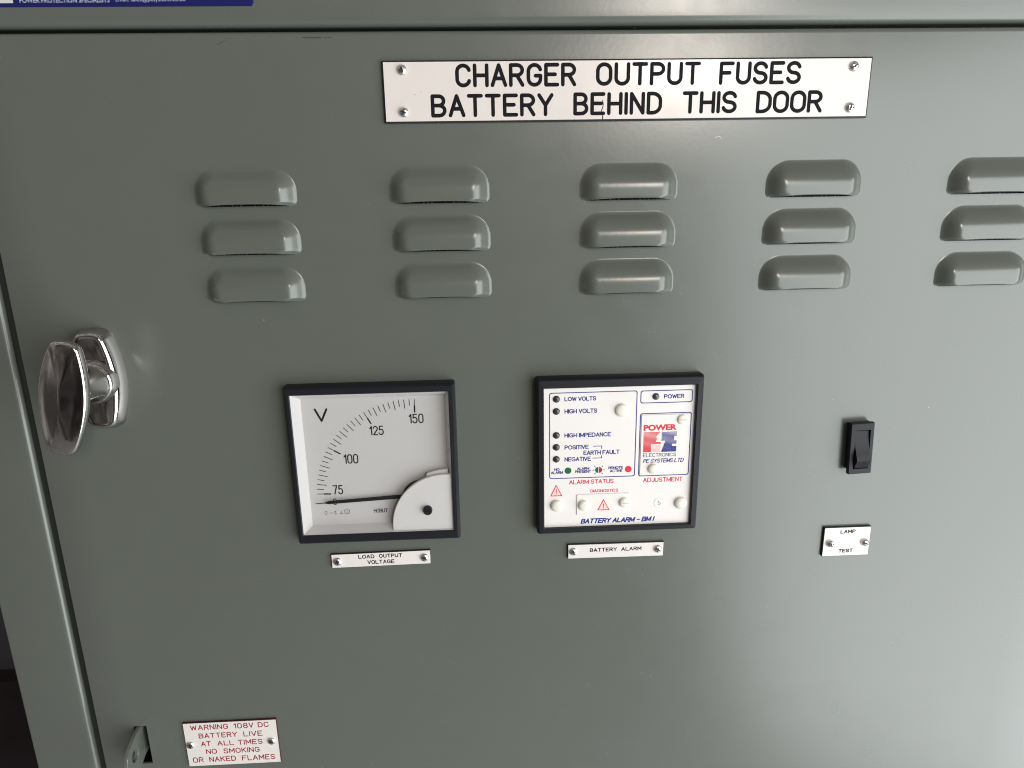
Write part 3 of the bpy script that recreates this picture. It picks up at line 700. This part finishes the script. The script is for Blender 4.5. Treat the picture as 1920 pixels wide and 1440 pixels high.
# clear-white screwed covers
def slab(name, x0, x1, z0, z1, y0, y1, r, mt):
    q = MB(); q.loft([rrect(x0, x1, z0, z1, y0, r), rrect(x0, x1, z0, z1, y1 + .0002, r), rrect(x0 + .0002, x1 - .0002, z0 + .0002, z1 - .0002, y1, r)], False, True)
    return part(q, name, mt, al, 35)
dc = slab("diagnostics_cover", .2032, .2354, -.1838, -.1703, yf, -.0060, .0008, COVERW)
ac = slab("adjustment_cover", .2409, .2695, -.1592, -.1214, yf, -.0060, .0008, COVERW)
yc = -.00608
mb = MB(); T2 = [(.2157, -.1810), (.2232, -.1810), (.2194, -.1736)]; Q2 = ring_tri(mb, T2, .22, yc); part(mb, "red_lettering", RED, dc)
flat(Q2, yc, "triangle_fill", PINK, dc)
# printing on the adjustment cover: striped emblem between the words
mb = MB()
text_mesh(mb, "POWER", .2423, .2619, -.1312, -.1274, yc, .045)
def in_red(u, v):     # u, v from the emblem's upper left, unit box
    if v < .29: return u < .50 - .14 * v / .29
    if v < .52: return u < .42 - (v - .29) * .25 and not (.29 < v < .50 and u > .27 and False)
    if v < .62: return u < .525
    return u < .235 + .0 * v
def in_blue(u, v):
    if u < .545 - (.0 if v < .42 else (.0)): 
        if v < .42: return False
    left = .545 if v < .42 else .665 - (v - .42) / .58 * .125
    if u < left: return False
    if .24 < v < .42 and u > .92: return False
    if .60 < v < .73 and u > .86: return False
    if .24 < v < .40 and False: return False
    return u <= 1
EX0, EX1, EZ0, EZ1 = .2424, .2622, -.1446, -.1320
def stripes(mb, fn, nrow, thin=False, fill=.72):
    for r_ in range(nrow):
        v = (r_ + .5) / nrow; f_ = fill(v) if callable(fill) else fill
        run = None
        for q in range(201):
            u = q / 200; ins = fn(u, v) and q < 200
            if ins and run is None: run = u
            if not ins and run is not None:
                z = EZ1 - v * (EZ1 - EZ0); hgt = (EZ1 - EZ0) / nrow * f_ / 2
                xa_, xb_ = EX0 + run * (EX1 - EX0), EX0 + u * (EX1 - EX0)
                mb.quad((xa_, yc, z - hgt), (xb_, yc, z - hgt), (xb_, yc, z + hgt), (xa_, yc, z + hgt)); run = None
stripes(mb, in_red, 18, fill=lambda v: .62 + .30 * v)
def in_pink(u, v): return v > .64 and .26 < u < .525 - .0 * v
part(mb, "red_lettering", RED, ac)
mb = MB(); stripes(mb, in_pink, 18, fill=.45); part(mb, "pale_stripes", mat("pale_red_ink", (.78, .25, .27), .45), ac)
mb = MB(); stripes(mb, in_blue, 18, fill=lambda v: .60 + .34 * v)
word(mb, "ELECTRONICS", .2425, .2622, -.1476, -.1453, .00014, yc, F=GA, gap=.20)
word(mb, "PE SYSTEMS LTD", .2425, .2668, -.1514, -.1488, .00020, yc, F=GA, gap=.20, space=.34, lean=.30)
part(mb, "blue_lettering", BLUE, ac)
# nylon caps and screws
def cap(x, z, r, h, y, name="screw_cap", slot=False, parent=al):
    q = MB(); rings = [disc(x, z, r, y + .0001, 30), disc(x, z, r, y - h * .30, 30)]
    for k in range(1, 7):
        t = k / 6 * 1.42; rings.append(disc(x, z, r * (.25 + .75 * math.cos(t)), y - h * (.30 + .70 * math.sin(t)), 30))
    q.loft(rings, False, True)
    if slot: q.box(x - r * .75, x + r * .75, y - h - .0001, y - h + .0002, z - .00028, z + .00028, 1)
    return part(q, name, [NYLON, mat("nylon_slot", (.50, .46, .37), .5)], parent, 60)
cap(.2291, -.1180, .0039, .0021, yf); cap(.1912, -.1770, .0037, .0023, yf); cap(.2666, -.1780, .0038, .0023, yf)
cap(.2074, -.1772, .0033, .0021, -.0060); cap(.2319, -.1762, .0031, .0018, -.0060, slot=True)
cap(.2487, -.1550, .0031, .0019, -.0060); cap(.2650, -.1247, .0030, .0013, -.0060, slot=True)
# little round sticker with a handwritten 6
q = MB(); q.loft([disc(.2536, -.1777, .0033, yf - .00002, 30), disc(.2536, -.1777, .0032, yf - .0002, 30)], False, True); rs = part(q, "round_sticker", COVERW, al)
q = MB(); stroke(q, [(.2531, -.1762), (.2528, -.1772), (.2528, -.1783), (.2533, -.1788), (.2540, -.1785), (.2543, -.1778), (.2539, -.1773), (.2533, -.1776)], .00013, yf - .00023)
part(q, "handwriting", mat("pen_ink", (.06, .055, .20), .5), rs)

# ------------------------------------------------------------------ rocker switch
sw = thing("rocker_switch", "black rectangular rocker switch standing proud on the right of the door", "switch", (0.3750, 0, -0.1466))
YS = -.0062
c0 = Vector((.3750, 0, -.1468)); ang = 0.040
def rot(pts):
    c, s = math.cos(ang), math.sin(ang)
    return [(c0.x + (p[0] - c0.x) * c - (p[2] - c0.z) * s, p[1], c0.z + (p[0] - c0.x) * s + (p[2] - c0.z) * c) for p in pts]
bx0, bx1, bz0, bz1 = .3679, .3821, -.1630, -.1306
jx0, jx1, jz0, jz1 = .3706, .3799, -.1597, -.1350
mb = MB()
mb.loft([rot(rrect(bx0, bx1, bz0, bz1, YS + .0026, .0004)), rot(rrect(bx0, bx1, bz0, bz1, YS + .0004, .0004)), rot(rrect(bx0 + .0004, bx1 - .0004, bz0 + .0004, bz1 - .0004, YS, .0004)),
         rot(rrect(jx0, jx1, jz0, jz1, YS, .0002)), rot(rrect(jx0, jx1, jz0, jz1, YS + .003, .0002))], True)
part(mb, "bezel", SWITCHP, sw, 30)
mb = MB(); mb.loft([rot(rrect(bx0 + .0006, bx1 - .0006, bz0 + .0026, bz1 - .0008, .0001)), rot(rrect(bx0 + .0006, bx1 - .0006, bz0 + .0026, bz1 - .0008, YS + .0028))], False, True)
part(mb, "housing", BLACKP, sw)
mb = MB()
side = [(jz1 - .0006, YS + .0022), (jz1 - .0008, YS + .0012), (-.1400, YS + .0011), (-.1450, YS + .0002), (-.1490, YS - .0016), (-.1528, YS - .0032), (-.1535, YS - .0034), (-.1542, YS - .0030), (jz0 + .0008, YS - .0004), (jz0 + .0008, YS + .0022)]
mb.loft([rot([(jx0 + .0005, y, z) for z, y in side]), rot([(jx1 - .0005, y, z) for z, y in side])], True, True)
part(mb, "rocker", SWITCHP, sw, 25)
